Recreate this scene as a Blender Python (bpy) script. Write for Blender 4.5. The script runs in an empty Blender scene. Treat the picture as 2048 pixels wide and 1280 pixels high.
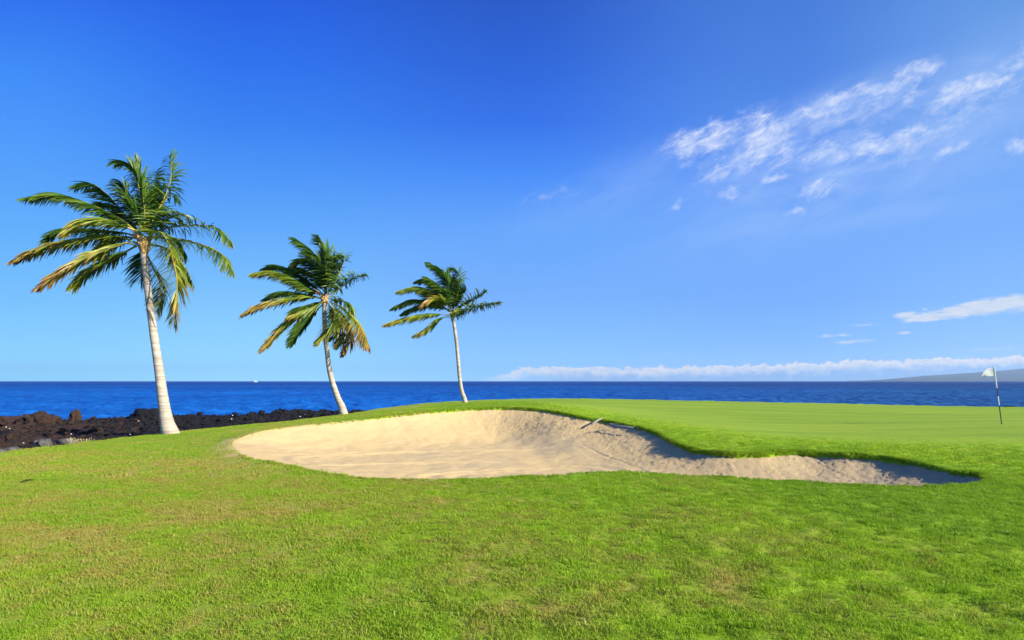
import bpy, math, random
import numpy as np
from mathutils import Vector, Matrix
random.seed(7); RNG = np.random.default_rng(11)
F = 2048*20.0/36.0          # focal length in photo pixels
HOR = 762.0                 # horizon row
CZ = 6.0                    # eye height above the sea
scene = bpy.context.scene
COL = scene.collection

def P(px, py, d):           # a point of the place, at depth d from the eye
    return ((px-1024)/F*d, d, CZ+(HOR-py)/F*d)

# ------------------------------------------------------------------ helpers
def link(o, parent=None):
    COL.objects.link(o)
    if parent is not None: o.parent = parent
    return o
def mesh_obj(name, verts, faces, mat=None, parent=None, smooth=False, attrs=None, mats=None, fmat=None):
    me = bpy.data.meshes.new(name)
    V = np.asarray(verts, dtype=np.float32)
    if isinstance(faces, np.ndarray):
        n = faces.shape[1]; m = faces.shape[0]
        me.vertices.add(len(V)); me.vertices.foreach_set('co', V.ravel())
        me.loops.add(n*m); me.loops.foreach_set('vertex_index', faces.astype(np.int32).ravel())
        me.polygons.add(m); me.polygons.foreach_set('loop_start', np.arange(0, n*m, n, dtype=np.int32))
        me.polygons.foreach_set('loop_total', np.full(m, n, dtype=np.int32))
        me.update(calc_edges=True)
    else:
        me.from_pydata([tuple(v) for v in V.tolist()], [], faces)
        me.update()
    if attrs:
        for k, a in attrs.items():
            at = me.attributes.new(k, 'FLOAT', 'POINT'); at.data.foreach_set('value', np.asarray(a, dtype=np.float32))
    for m_ in (mats or ([mat] if mat else [])): me.materials.append(m_)
    if fmat is not None: me.polygons.foreach_set('material_index', np.asarray(fmat, dtype=np.int32))
    if smooth: me.polygons.foreach_set('use_smooth', np.ones(len(me.polygons), dtype=bool))
    return link(bpy.data.objects.new(name, me), parent)
def tag(o, label=None, cat=None, group=None, kind=None):
    for k, v in (('label', label), ('category', cat), ('group', group), ('kind', kind)):
        if v: o[k] = v
    return o
def thing(name, loc, label, cat, group=None):
    o = bpy.data.objects.new(name, None); o.location = loc; o.empty_display_size = .3
    link(o); return tag(o, label, cat, group)

class MB:
    def __init__(s): s.v = []; s.f = []; s.a = {}
    def add(s, v, f, **a):
        b = len(s.v); s.v += [tuple(x) for x in v]; s.f += [tuple(i+b for i in q) for q in f]
        for k, val in a.items(): s.a.setdefault(k, []).extend(val)
    def build(s, name, mat, parent=None, smooth=False, off=(0,0,0)):
        V = np.array(s.v)-np.array(off)
        return mesh_obj(name, V, s.f, mat, parent, smooth, s.a or None)
def tube(pts, radii, n=12, cap=True):
    pts = [Vector(p) for p in pts]; V = []; Fc = []
    ref = Vector((0,1,0.01))
    for i, p in enumerate(pts):
        t = (pts[min(i+1, len(pts)-1)]-pts[max(i-1, 0)]).normalized()
        a = t.cross(ref)
        if a.length < .05: a = t.cross(Vector((1,0,0)))
        a.normalize(); b = t.cross(a)
        for k in range(n):
            w = 2*math.pi*k/n; V.append(p+(a*math.cos(w)+b*math.sin(w))*radii[i])
    for i in range(len(pts)-1):
        for k in range(n):
            Fc.append((i*n+k, i*n+(k+1)%n, (i+1)*n+(k+1)%n, (i+1)*n+k))
    if cap:
        Fc.append(tuple(range(n-1, -1, -1))); Fc.append(tuple((len(pts)-1)*n+k for k in range(n)))
    return V, Fc
def catmull(P_, n, closed=False):
    P_ = np.asarray(P_, float); out = []; m = len(P_)
    seg = m if closed else m-1
    for i in range(seg):
        g = (lambda k: P_[k % m]) if closed else (lambda k: P_[min(max(k, 0), m-1)])
        a, b, c, d = g(i-1), g(i), g(i+1), g(i+2)
        for k in range(n):
            t = k/n
            out.append(.5*((2*b)+(-a+c)*t+(2*a-5*b+4*c-d)*t*t+(-a+3*b-3*c+d)*t**3))
    if not closed: out.append(P_[-1])
    return np.array(out)

def _h(ix, iy, seed):
    h = (ix.astype(np.int64)*374761393+iy.astype(np.int64)*668265263+seed*1442695041) & 0xffffffff
    h = ((h ^ (h >> 13))*1274126177) & 0xffffffff
    return ((h ^ (h >> 16)) & 0xffff)/65535.0
def vnoise(x, y, seed=0):       # gradient noise, about -1..1
    x0 = np.floor(x); y0 = np.floor(y); fx = x-x0; fy = y-y0
    u = fx*fx*fx*(fx*(fx*6-15)+10); v = fy*fy*fy*(fy*(fy*6-15)+10)
    def g(dx, dy):
        a = _h(x0+dx, y0+dy, seed)*2*np.pi
        return np.cos(a)*(fx-dx)+np.sin(a)*(fy-dy)
    n0 = g(0,0)*(1-u)+g(1,0)*u; n1 = g(0,1)*(1-u)+g(1,1)*u
    return (n0*(1-v)+n1*v)*1.5
def fbm(x, y, oct=4, seed=0, gain=.5):
    s = 0; a = 1; f = 1; t = 0
    for i in range(oct):
        s = s+a*vnoise(x*f+i*17.3, y*f-i*9.1, seed+i); t += a; a *= gain; f *= 2.03
    return s/t
def ridged(x, y, oct=5, seed=0):
    s = 0; a = 1; f = 1; t = 0
    for i in range(oct):
        s = s+a*(1-np.abs(vnoise(x*f+i*7.7, y*f+i*3.1, seed+i))*1.6); t += a; a *= .55; f *= 2.1
    return s/t
def sstep(a, b, x):
    t = np.clip((x-a)/(b-a), 0, 1); return t*t*(3-2*t)

# ------------------------------------------------------------------ materials
class NT:
    def __init__(s, tree): s.t = tree; s.n = tree.nodes; s.l = tree.links
    def new(s, typ, **kw):
        nd = s.n.new(typ)
        for k, v in kw.items(): setattr(nd, k, v)
        return nd
    def put(s, sock, v):
        if v is None: return
        if isinstance(v, bpy.types.NodeSocket): s.l.new(v, sock)
        else: sock.default_value = v
    def math(s, op, a, b=None, c=None, clamp=False):
        nd = s.new('ShaderNodeMath', operation=op, use_clamp=clamp)
        s.put(nd.inputs[0], a); s.put(nd.inputs[1], b)
        if c is not None: s.put(nd.inputs[2], c)
        return nd.outputs[0]
    def noise(s, vec, scale, detail=3, rough=.55, dist=0, out=0):
        nd = s.new('ShaderNodeTexNoise'); s.put(nd.inputs['Vector'], vec)
        nd.inputs['Scale'].default_value = scale; nd.inputs['Detail'].default_value = detail
        nd.inputs['Roughness'].default_value = rough; nd.inputs['Distortion'].default_value = dist
        return nd.outputs[out]
    def mapr(s, v, a, b, c=0., d=1., smooth=False):
        nd = s.new('ShaderNodeMapRange')
        if smooth: nd.interpolation_type = 'SMOOTHSTEP'
        s.put(nd.inputs[0], v)
        for i, q in enumerate((a, b, c, d)): s.put(nd.inputs[i+1], q)
        return nd.outputs[0]
    def mix(s, f, a, b, mode='MIX'):
        nd = s.new('ShaderNodeMix', data_type='RGBA', blend_type=mode)
        s.put(nd.inputs[0], f)
        s.put(nd.inputs[6], a if isinstance(a, bpy.types.NodeSocket) else (*a, 1))
        s.put(nd.inputs[7], b if isinstance(b, bpy.types.NodeSocket) else (*b, 1))
        return nd.outputs[2]
    def ramp(s, f, stops, interp='LINEAR'):
        nd = s.new('ShaderNodeValToRGB'); cr = nd.color_ramp; cr.interpolation = interp
        while len(cr.elements) < len(stops): cr.elements.new(.5)
        for e, (p, c) in zip(cr.elements, stops): e.position = p; e.color = (*c, 1)
        s.put(nd.inputs[0], f); return nd.outputs[0]
    def vmul(s, v, k):
        nd = s.new('ShaderNodeVectorMath', operation='MULTIPLY'); s.put(nd.inputs[0], v); nd.inputs[1].default_value = k
        return nd.outputs[0]
    def bump(s, h, strength=.5, dist=.02, normal=None):
        nd = s.new('ShaderNodeBump'); nd.inputs['Strength'].default_value = strength; nd.inputs['Distance'].default_value = dist
        s.put(nd.inputs['Height'], h); s.put(nd.inputs['Normal'], normal); return nd.outputs[0]
    def attr(s, name, out='Fac'):
        nd = s.new('ShaderNodeAttribute'); nd.attribute_name = name; return nd.outputs[out]
    def pos(s): return s.new('ShaderNodeNewGeometry').outputs['Position']
def mat(name):
    m = bpy.data.materials.new(name); m.use_nodes = True; t = m.node_tree; t.nodes.clear()
    n = NT(t); out = n.new('ShaderNodeOutputMaterial'); return m, n, out
def pbr(n, out, color, rough=.6, normal=None, spec=.4, **kw):
    b = n.new('ShaderNodeBsdfPrincipled')
    n.put(b.inputs['Base Color'], color if isinstance(color, bpy.types.NodeSocket) else (*color, 1))
    n.put(b.inputs['Roughness'], rough); b.inputs['Specular IOR Level'].default_value = spec
    n.put(b.inputs['Normal'], normal)
    for k, v in kw.items(): n.put(b.inputs[k], v)
    n.l.new(b.outputs[0], out.inputs['Surface']); return b
def simple(name, color, rough=.5, spec=.4, var=.15, scale=8, bump=0):
    m, n, out = mat(name)
    tc = n.new('ShaderNodeTexCoord').outputs['Object']
    nz = n.noise(tc, scale, 5)
    c = n.mix(n.mapr(nz, .3, .7), tuple(x*(1-var) for x in color), tuple(min(1, x*(1+var)) for x in color))
    pbr(n, out, c, rough, n.bump(nz, .5, bump) if bump else None, spec); return m

def grass_colour(n):
    """colour of the turf at a place: lush and dry areas, mown stripes on the green"""
    p = n.pos()
    sx = n.new('ShaderNodeSeparateXYZ'); n.put(sx.inputs[0], p); x, y = sx.outputs[0], sx.outputs[1]
    big = n.noise(p, .22, 3, .6, .6)
    mid = n.noise(p, 1.1, 4, .62, .5)
    sm = n.noise(p, 6.0, 3, .6)
    fine = n.noise(p, 55.0, 2, .6)
    # dryness: more towards the left and close by, less on the right
    side = n.mapr(x, -7, 6, .085, -.12)
    far = n.mapr(y, 8, 24, 0., -.06)
    dry = n.math('ADD', n.math('ADD', n.math('MULTIPLY', mid, .6), n.math('MULTIPLY', big, .55)), n.math('ADD', side, far))
    dry = n.math('ADD', dry, n.mapr(sm, .3, .7, -.09, .09))
    lush = n.mix(n.mapr(big, .35, .68), G_DARK, G_LUSH)
    c = n.mix(n.mapr(dry, .49, .70, 0, .9), lush, G_YEL)
    c = n.mix(n.mapr(n.math('ADD', dry, n.mapr(fine, .3, .7, -.12, .12)), .65, .83, 0, .75), c, G_BRN)
    green = n.math('MULTIPLY', n.attr('green') if n.use_green else 0.0, 1.0)
    if n.use_green: c = n.mix(n.math('MULTIPLY', n.attr('worn'), .9), c, (.52, .40, .17))
    st = n.noise(n.vmul(p, (.10, .9, 1)), 1.0, 3, .5)
    gcol = n.mix(n.mapr(st, .35, .65), G_PUTA, G_PUTB)
    gcol = n.mix(n.mapr(n.noise(n.vmul(p, (.5, 2.2, 1)), 3.0, 4, .7), .35, .65, 0, .30), gcol, (.15, .245, .02))
    c = n.mix(n.math('MULTIPLY', green, .85), c, gcol)
    c = n.mix(n.math('MULTIPLY', n.mapr(fine, .25, .75, .0, .45), n.math('SUBTRACT', 1.0, green)), c, n.mix(.5, c, (.02, .045, .004)))
    n.greenmask = green
    return c, p, fine, sm
G_DARK = (.205, .355, .018); G_LUSH = (.290, .460, .017); G_YEL = (.300, .345, .042); G_BRN = (.46, .325, .10)
G_PUTA = (.165, .275, .022); G_PUTB = (.265, .355, .030)

m_turf, n, out = mat('turf'); n.use_green = True
c, p, fine, sm = grass_colour(n)
rg = n.math('SUBTRACT', 1.0, n.math('MULTIPLY', n.greenmask, .85))
b1 = n.bump(n.math('MULTIPLY', n.noise(p, 22, 4, .7), rg), .9, .03)
b2 = n.bump(n.math('MULTIPLY', n.noise(p, 90, 3, .7), rg), .8, .012, b1)
pbr(n, out, c, .9, b2, .08)
M_TURF = m_turf
m, n, out = mat('grass_blade'); n.use_green = False
c, p, fine, sm = grass_colour(n)
rnd = n.noise(p, 130, 1)
hs = n.new('ShaderNodeHueSaturation'); n.put(hs.inputs['Color'], c); n.put(hs.inputs['Value'], n.mapr(rnd, .3, .7, .8, 1.4)); n.put(hs.inputs['Hue'], n.mapr(fine, .3, .7, .485, .512))
d = n.new('ShaderNodeBsdfDiffuse'); t = n.new('ShaderNodeBsdfTranslucent'); g = n.new('ShaderNodeBsdfGlossy'); g.inputs['Roughness'].default_value = .45
n.l.new(hs.outputs[0], d.inputs[0]); n.l.new(hs.outputs[0], t.inputs[0]); g.inputs[0].default_value = (.8, .8, .7, 1)
mx = n.new('ShaderNodeMixShader'); mx.inputs[0].default_value = .38; n.l.new(d.outputs[0], mx.inputs[1]); n.l.new(t.outputs[0], mx.inputs[2])
m2 = n.new('ShaderNodeMixShader'); m2.inputs[0].default_value = .02; n.l.new(mx.outputs[0], m2.inputs[1]); n.l.new(g.outputs[0], m2.inputs[2])
n.l.new(m2.outputs[0], out.inputs['Surface']); M_BLADE = m

m, n, out = mat('bunker_sand')
p = n.pos()
big = n.noise(p, .5, 4, .6); fine = n.noise(p, 30, 5, .75); grain = n.noise(p, 160, 2, .6)
sx = n.new('ShaderNodeSeparateXYZ'); n.put(sx.inputs[0], p)
grey = n.math('ADD', n.mapr(sx.outputs[0], 1.0, 7.5, 0, .6), n.mapr(big, .35, .65, -.2, .25), clamp=True)
c = n.mix(grey, (.575, .42, .178), (.40, .325, .205))
c = n.mix(n.mapr(grain, .25, .75), c, n.mix(.3, c, (.72, .58, .36)))
gr2 = n.noise(p, 42, 3, .75)
c = n.mix(n.mapr(gr2, .54, .64, 0, .30), c, (.30, .215, .11)); c = n.mix(n.mapr(gr2, .44, .36, 0, .30), c, (.80, .65, .40))
rub = n.attr('rubble')
c = n.mix(n.math('MULTIPLY', n.mapr(fine, .56, .66), .22), c, (.25, .18, .11))
bh = n.math('MULTIPLY', fine, n.mapr(rub, 0, 1, .22, 1.3))
nb = n.bump(bh, .85, .045); nb = n.bump(n.noise(p, 75, 3, .7), .6, .012, nb)
pbr(n, out, c, .95, nb, .1); M_SAND = m

m, n, out = mat('soil')
p = n.pos(); f1 = n.noise(p, 18, 5)
pbr(n, out, n.mix(n.mapr(f1, .3, .7), (.03, .035, .012), (.12, .085, .04)), .95, n.bump(f1, .8, .05)); M_SOIL = m

def lava_mat(name, brown, dark, bias):
    m, n, out = mat(name); p = n.pos()
    sx = n.new('ShaderNodeSeparateXYZ'); n.put(sx.inputs[0], p)
    big = n.noise(p, .09, 4, .6); f1 = n.noise(p, 1.3, 6, .7); f2 = n.noise(p, 7, 4, .7)
    west = n.mapr(n.math('DIVIDE', sx.outputs[0], sx.outputs[1]), -.55, -.85, -.22, .2)
    k = n.math('ADD', n.math('ADD', big, west), bias)
    k = n.math('ADD', k, n.mapr(f1, .3, .7, -.3, .22))
    c = n.mix(n.mapr(k, .42, .60), dark, brown)
    c = n.mix(n.mapr(f2, .66, .80, 0, .5), c, (.15, .13, .12))
    nb = n.bump(f1, 1., .8); nb = n.bump(f2, 1., .2, nb)
    pbr(n, out, c, .75, nb, .3); return m
M_LAVA = lava_mat('lava', (.054, .031, .019), (.008, .008, .009), 0)
M_LAVAB = lava_mat('brown_lava', (.070, .039, .022), (.025, .017, .013), .25)
M_LAVAD = lava_mat('black_lava', (.030, .022, .016), (.009, .009, .010), -.2)
M_GREYROCK = simple('grey_rock', (.075, .074, .070), .85, .2, .45, 5, .08)
M_CORAL = simple('white_coral', (.75, .72, .68), .8, .2, .1, 8)

m, n, out = mat('sea_water')
p = n.pos()
sx = n.new('ShaderNodeSeparateXYZ'); n.put(sx.inputs[0], p)
w1 = n.noise(n.vmul(p, (.05, .12, 1)), 1.0, 6, .62, .4)
w2 = n.noise(n.vmul(p, (.9, 1.3, 1)), 1.0, 4, .6, .3)
w3 = n.noise(n.vmul(p, (.006, .010, 1)), 1.0, 5, .6, .5)
w4 = n.noise(n.vmul(p, (.0008, .0024, 1)), 1.0, 5, .6, .5)
nb = n.bump(n.math('ADD', n.math('MULTIPLY', w1, 1.6), n.math('MULTIPLY', w2, .30)), 1., .9)
k = n.math('ADD', n.math('ADD', n.math('MULTIPLY', w3, .4), n.math('MULTIPLY', w4, .35)), n.math('MULTIPLY', w1, .25))
shelf_fresnel = n.mapr(n.math('LOGARITHM', n.math('MAXIMUM', sx.outputs[1], 10.), 10.), 1.95, 3.1, .18, -.10)   # turbid shallows brighter near shore; Fresnel change with distance painted into the colour
k = n.math('ADD', k, shelf_fresnel)
east_glare = n.mapr(n.math('DIVIDE', sx.outputs[0], n.math('MAXIMUM', sx.outputs[1], 10.)), -.25, .75, 0, 1)  # sky reflection and sun glare towards the right, put into the water colour
c = n.mix(n.mapr(k, .36, .74), n.mix(east_glare, (.0008, .030, .19), (.008, .032, .13)), n.mix(east_glare, (.010, .135, .47), (.020, .105, .27)))
d = n.new('ShaderNodeBsdfDiffuse'); n.put(d.inputs[0], c); n.put(d.inputs['Normal'], nb)
g = n.new('ShaderNodeBsdfGlossy'); g.inputs['Roughness'].default_value = .22; n.put(g.inputs['Normal'], nb)
mx = n.new('ShaderNodeMixShader'); fr = n.new('ShaderNodeFresnel'); fr.inputs['IOR'].default_value = 1.33; n.put(fr.inputs['Normal'], nb)
n.put(mx.inputs[0], n.math('MINIMUM', n.math('MULTIPLY', fr.outputs[0], .30), .12)); n.l.new(d.outputs[0], mx.inputs[1]); n.l.new(g.outputs[0], mx.inputs[2])
n.l.new(mx.outputs[0], out.inputs['Surface']); M_SEA = m

m, n, out = mat('palm_frond')
tone = n.attr('tone'); rv = n.attr('rv')
c = n.ramp(tone, [(0, (.017, .060, .014)), (.22, (.068, .15, .016)), (.42, (.20, .25, .018)), (.65, (.34, .24, .05)), (.85, (.25, .125, .045)), (1, (.16, .075, .035))])
hs = n.new('ShaderNodeHueSaturation'); n.put(hs.inputs['Color'], c); n.put(hs.inputs['Value'], n.mapr(rv, 0, 1, .45, 1.6))
d = n.new('ShaderNodeBsdfPrincipled'); n.put(d.inputs['Base Color'], hs.outputs[0]); d.inputs['Roughness'].default_value = .42; d.inputs['Specular IOR Level'].default_value = .35
t = n.new('ShaderNodeBsdfTranslucent'); n.l.new(hs.outputs[0], t.inputs[0])
mx = n.new('ShaderNodeMixShader'); mx.inputs[0].default_value = .22; n.l.new(d.outputs[0], mx.inputs[1]); n.l.new(t.outputs[0], mx.inputs[2])
n.l.new(mx.outputs[0], out.inputs['Surface']); M_FROND = m

m, n, out = mat('palm_trunk')
tc = n.new('ShaderNodeTexCoord').outputs['Object']
rings = n.noise(n.vmul(tc, (.6, .6, 13)), 1.0, 4, .6); sp = n.noise(tc, 22, 4, .7); str_ = n.noise(n.vmul(tc, (9, 9, 1)), 1, 3)
c = n.mix(n.mapr(rings, .38, .62), (.27, .22, .165), (.50, .455, .385))
c = n.mix(n.mapr(sp, .58, .68, 0, .65), c, (.13, .10, .075))
c = n.mix(n.mapr(str_, .3, .7, 0, .25), c, (.30, .27, .23))
pbr(n, out, c, .85, n.bump(rings, .8, .03), .2); M_TRUNK = m
M_SHEATH = simple('leaf_sheath', (.42, .28, .12), .9, .1, .5, 14, .04)
M_STALK = simple('orange_stalk', (.75, .27, .05), .6, .2, .3, 14)
M_PETIOLE = simple('petiole', (.42, .38, .06), .5, .3, .25, 5)

# ------------------------------------------------------------------ the land
RIM = [(467,884,16.5),(499,870,17),(557,858,18),(635,849,19),(713,841,20),(791,831,21),(870,823,22),(948,818,22.8),(1006,816,23),
 (1065,818,22.6),(1104,823,22),(1127,827,21.5),(1175,837,20.5),(1222,844,19.8),(1269,853,18.5),(1307,863,17),(1335,877,15.8),(1364,891,14.6),
 (1401,902,13.8),(1449,907,13.3),(1505,908,13.2),(1534,906,13.3),(1581,903,13.5),(1624,905,13.4),(1694,909,13),(1765,915,12.6),
 (1836,926,11.9),(1907,943,11),(1956,948,10.6),(1971,955,10.2),
 (1962,964,9.8),(1921,971,9.5),(1860,975,9.3),(1789,974,9.35),(1694,970,9.55),(1600,965,9.8),(1505,960,10.05),(1411,955,10.3),(1293,946,10.7),
 (1174,947,10.6),(1080,955,10.3),(1026,956,10.25),(948,960,10.05),(870,961,10),(772,960,10.05),(713,956,10.3),(655,948,10.8),
 (596,936,11.6),(538,925,12.4),(491,915,13.2),(475,905,14.1),(463,892,15.5)]
N_FAR = 30
LAND = [(752,823,25),(831,817,26),(909,808,27),(987,804,27.5),(1045,805,27),(1104,806,27),
 (1175,799,42),(1222,800,44),(1316,802,45),(1553,807,45),(1789,812,42),(2048,816,39),(1600,860,20),(1307,825,28),(1500,825,30),(1800,840,26),(2003,848,21.4),
 (1200,812,30),(1222,828,23),(2048,880,16.5),(2048,1000,8.4),
 (930,806,40),(688,831,32.5),(560,845,25),(450,855,22),(342,867,20),(160,887,17),(0,908,14.9),(640,839,28),(1124,806,38),
 (200,1000,8.45),(100,930,12.2)]
ctrl = [P(*r) for r in RIM]+[P(*r) for r in LAND]
zf = CZ-1.75
ctrl += [(0,4,zf),(-6,5,zf-.03),(6,5,zf),(0,7.5,zf),(5,7,zf),(-5,7.5,zf-.02),(0,-6,zf),(-20,-6,zf-.1),(20,-6,zf),(25,5,zf),(60,10,zf-.1),(60,40,zf-.2),(-25,5,zf-.3),(30,25,zf),(45,40,zf-.15),(-30,30,zf-.8),(0,60,zf),(40,60,zf-.2)]
ctrl = np.array(ctrl)
def tps_fit(xy, z, lam=.002):
    n_ = len(z); d = np.linalg.norm(xy[:,None]-xy[None], axis=2); K = d*d*np.log(d+1e-9)+np.eye(n_)*lam*10
    Q = np.c_[np.ones(n_), xy]; A = np.zeros((n_+3, n_+3)); A[:n_,:n_] = K; A[:n_,n_:] = Q; A[n_:,:n_] = Q.T
    return np.linalg.solve(A, np.r_[z, 0,0,0])
TW = tps_fit(ctrl[:,:2], ctrl[:,2])
def land_z(x, y):
    x = np.asarray(x, float); y = np.asarray(y, float); sh = x.shape; x = x.ravel(); y = y.ravel(); o = np.empty(len(x)); n_ = len(ctrl)
    for i in range(0, len(x), 40000):
        X = np.c_[x[i:i+40000], y[i:i+40000]]
        d2 = ((X[:,None]-ctrl[None,:,:2])**2).sum(2)+1e-12
        o[i:i+40000] = (.5*d2*np.log(d2))@TW[:n_]+TW[n_]+X@TW[n_+1:]
    return o.reshape(sh)
rim_w = np.array([P(*r) for r in RIM]); RIMC = catmull(rim_w[:,:2], 5, True)
# a little natural raggedness in the bunker edge
tt = np.arange(len(RIMC)); RIMC = RIMC+np.c_[vnoise(tt*.37, tt*0+.5, 3), vnoise(tt*.41, tt*0+4.5, 5)]*.04
def poly_sdf(x, y, poly, closed=True):    # >0 outside
    x = np.asarray(x, float).ravel(); y = np.asarray(y, float).ravel(); best = np.full(len(x), 1e9); ins = np.zeros(len(x), bool)
    m_ = len(poly)
    for i in range(m_ if closed else m_-1):
        a = poly[i]; b = poly[(i+1) % m_]; e = b-a; w0 = x-a[0]; w1 = y-a[1]
        t = np.clip((w0*e[0]+w1*e[1])/(e@e+1e-12), 0, 1)
        d = (w0-t*e[0])**2+(w1-t*e[1])**2; best = np.minimum(best, d)
        cr = ((a[1] > y) != (b[1] > y)) & (x < (b[0]-a[0])*(y-a[1])/(b[1]-a[1]+1e-12)+a[0]); ins ^= cr
    d = np.sqrt(best); return np.where(ins, -d, d)
def bunker_sdf(x, y):
    x = np.asarray(x, float); sh = x.shape; x = x.ravel(); y = np.asarray(y, float).ravel()
    o = np.full(len(x), 5.0); k = (x > -10) & (x < 10.5) & (y > 7.5) & (y < 25)
    o[k] = poly_sdf(x[k], y[k], RIMC); return o.reshape(sh)
EDGE = catmull(np.array([(-60,-20),(-26,0),(-18,8),P(-60,915,13.8)[:2],P(0,908,15.1)[:2],P(160,887,17.2)[:2],P(335,867,20.6)[:2],P(450,855,23)[:2],P(560,845,26)[:2],P(688,831,34)[:2],(-8,42),(-4,47),(5,50),(16,49.5),(26,47),(36,41),(60,38),(90,30),(90,-20)], float), 5)
def edge_sdf(x, y):   # >0 beyond the edge of the lawn
    x = np.asarray(x, float); sh = x.shape
    return poly_sdf(x, y, EDGE).reshape(sh)
def grid_faces(ny, nx):
    i = np.arange(ny-1)[:,None]*nx+np.arange(nx-1)[None]
    return np.stack([i, i+1, i+nx+1, i+nx], -1).reshape(-1, 4)
def compact(V, Fq, keep, attrs):
    Fq = Fq[keep[Fq].all(1)]; used = np.unique(Fq); mp = np.full(len(V), -1); mp[used] = np.arange(len(used))
    return V[used], mp[Fq], {k: a[used] for k, a in attrs.items()}

def micro_z(x, y, s, g):
    return ((.035*fbm(x*.7, y*.7, 2, 21)+(.026+.03*sstep(-2, 5, x))*fbm(x*2.6, y*3.4, 3, 22, .6))*(1-g*.85))*(.25+.75*sstep(0, 1.6, s))
def worn_at(x, y, s):
    return sstep(.75, .0, s+.35*fbm(x*2.2, y*2.2, 4, 88, .65))*sstep(-4.6, -6.6, x+.8*fbm(x*.8, y*.8, 2, 89))
xs = np.concatenate([-np.geomspace(60, 15.2, 50), np.arange(-15, 15, .085), np.geomspace(15.1, 88, 110)])
ys = np.concatenate([np.linspace(-15, 2.6, 26), np.arange(2.7, 25, .085), np.geomspace(25.1, 58, 110)])
X, Y = np.meshgrid(xs, ys)
s = bunker_sdf(X, Y); e = edge_sdf(X, Y)
base = land_z(X, Y)
green = sstep(.6, 4.5, s+.35*fbm(X*.9, Y*.9, 3, 44))*sstep(0, 5, X+.25*(Y-24))*sstep(13., 19.5, Y+.14*X-.6+.5*fbm(X*.8, Y*.8, 3, 45))*sstep(0, .4, -e-.3)
micro = micro_z(X, Y, s, green)
near_rim = np.exp(-(s/.5)**2)
Z = base+micro+near_rim*(.02*fbm(X*2.2, Y*2.2, 3, 5)+.015)
Z = np.where(s < 0, Z-2.6*np.clip(-s, 0, .3), Z)
Z = Z-np.where(e > 0, .12*e+.75*np.maximum(e-.25, 0), 0)-.05*np.exp(-(e/.8)**2)*0
V = np.stack([X, Y, Z], -1).reshape(-1, 3)
keep = ((s > -.24) & (e < 9)).ravel()
V, Fq, A = compact(V, grid_faces(*X.shape), keep, {'green': green.ravel(), 'rim': s.ravel(), 'worn': worn_at(X, Y, s).ravel()})
lawn = mesh_obj('lawn', V, Fq, M_TURF, smooth=True, attrs=A); tag(lawn, 'rolling mown lawn around the bunker up to the putting green', 'lawn', kind='structure')

# bunker sand
xb = np.arange(-9.4, 9.2, .045); yb = np.arange(8.6, 24.2, .05)
X, Y = np.meshgrid(xb, yb); s = bunker_sdf(X, Y); t = -s
zr = land_z(X, Y)
W = np.interp(X, [-9,-3,2,4.2,5.5,9], [3.0,3.8,3.6,2.0,1.75,1.4])
W = W+sstep(15, 17, Y)*sstep(0, 2, X)*2.2
floor = CZ-2.16+.04*sstep(4, 8, X)
q = np.clip(t/W, 0, 1); prof = 1-(1-q)**2.1
upper = sstep(12.0, 15.5, Y+.25*np.abs(X))
lip = .015+.035*upper*sstep(-7.5, -2, X)+.025*sstep(2, 5, X)
Z = (zr-lip)*(1-prof)+floor*prof
# slumps of loose sand along the far face, rake rings on the floor
face = upper*np.exp(-((t-.8)/1.1)**2)*sstep(-5, 1.5, X)
rub = np.clip(face*1.2+sstep(3.2, 5, X)*.75, 0, 1)
Z += (.03*fbm(X*1.6, Y*1.6, 3, 31)+.018*rub*fbm(X*4, Y*4, 3, 33)+.034*rub*fbm(X*15, Y*13, 2, 36)+.007*fbm(X*13, Y*13, 3, 35))
fl = prof*(1-rub*.8)
for (cx, cy, R, a, amp) in ((-1.0,13.2,3.6,.55,.017),(.3,12.6,1.7,.45,.016),(-.2,15.0,5.4,.50,.019),(1.0,12.5,3.0,.5,.016)):
    rr = np.hypot((X-cx), (Y-cy)/a); Z += fl*amp*np.where(np.abs(rr-R) < .9, np.sin((rr-R)*11)*(.5+.5*np.cos((rr-R)/.9*np.pi)), 0)
# the trench a dragged rake leaves
tr = catmull(np.array([P(1165,888,17.0)[:2],P(1215,900,15.3)[:2],P(1262,920,14)[:2],P(1300,942,12.9)[:2]]), 6)
dtr = np.abs(poly_sdf(X, Y, tr, False)).reshape(X.shape); Z += -.014*np.exp(-(dtr/.04)**2)+.004*np.exp(-((dtr-.09)/.04)**2)
V = np.stack([X, Y, Z], -1).reshape(-1, 3)
V, Fq, A = compact(V, grid_faces(*X.shape), (s < .2).ravel(), {'rubble': rub.ravel()})
sand = mesh_obj('bunker_sand', V, Fq, M_SAND, smooth=True, attrs=A); tag(sand, 'pale raked sand filling the wide bunker hollow', 'sand', kind='structure')
def sand_z(px, py, d):  # height of the sand under a point
    p_ = P(px, py, d); i = np.argmin(np.abs(yb-p_[1])); j = np.argmin(np.abs(xb-p_[0])); return Z[i, j]

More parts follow.
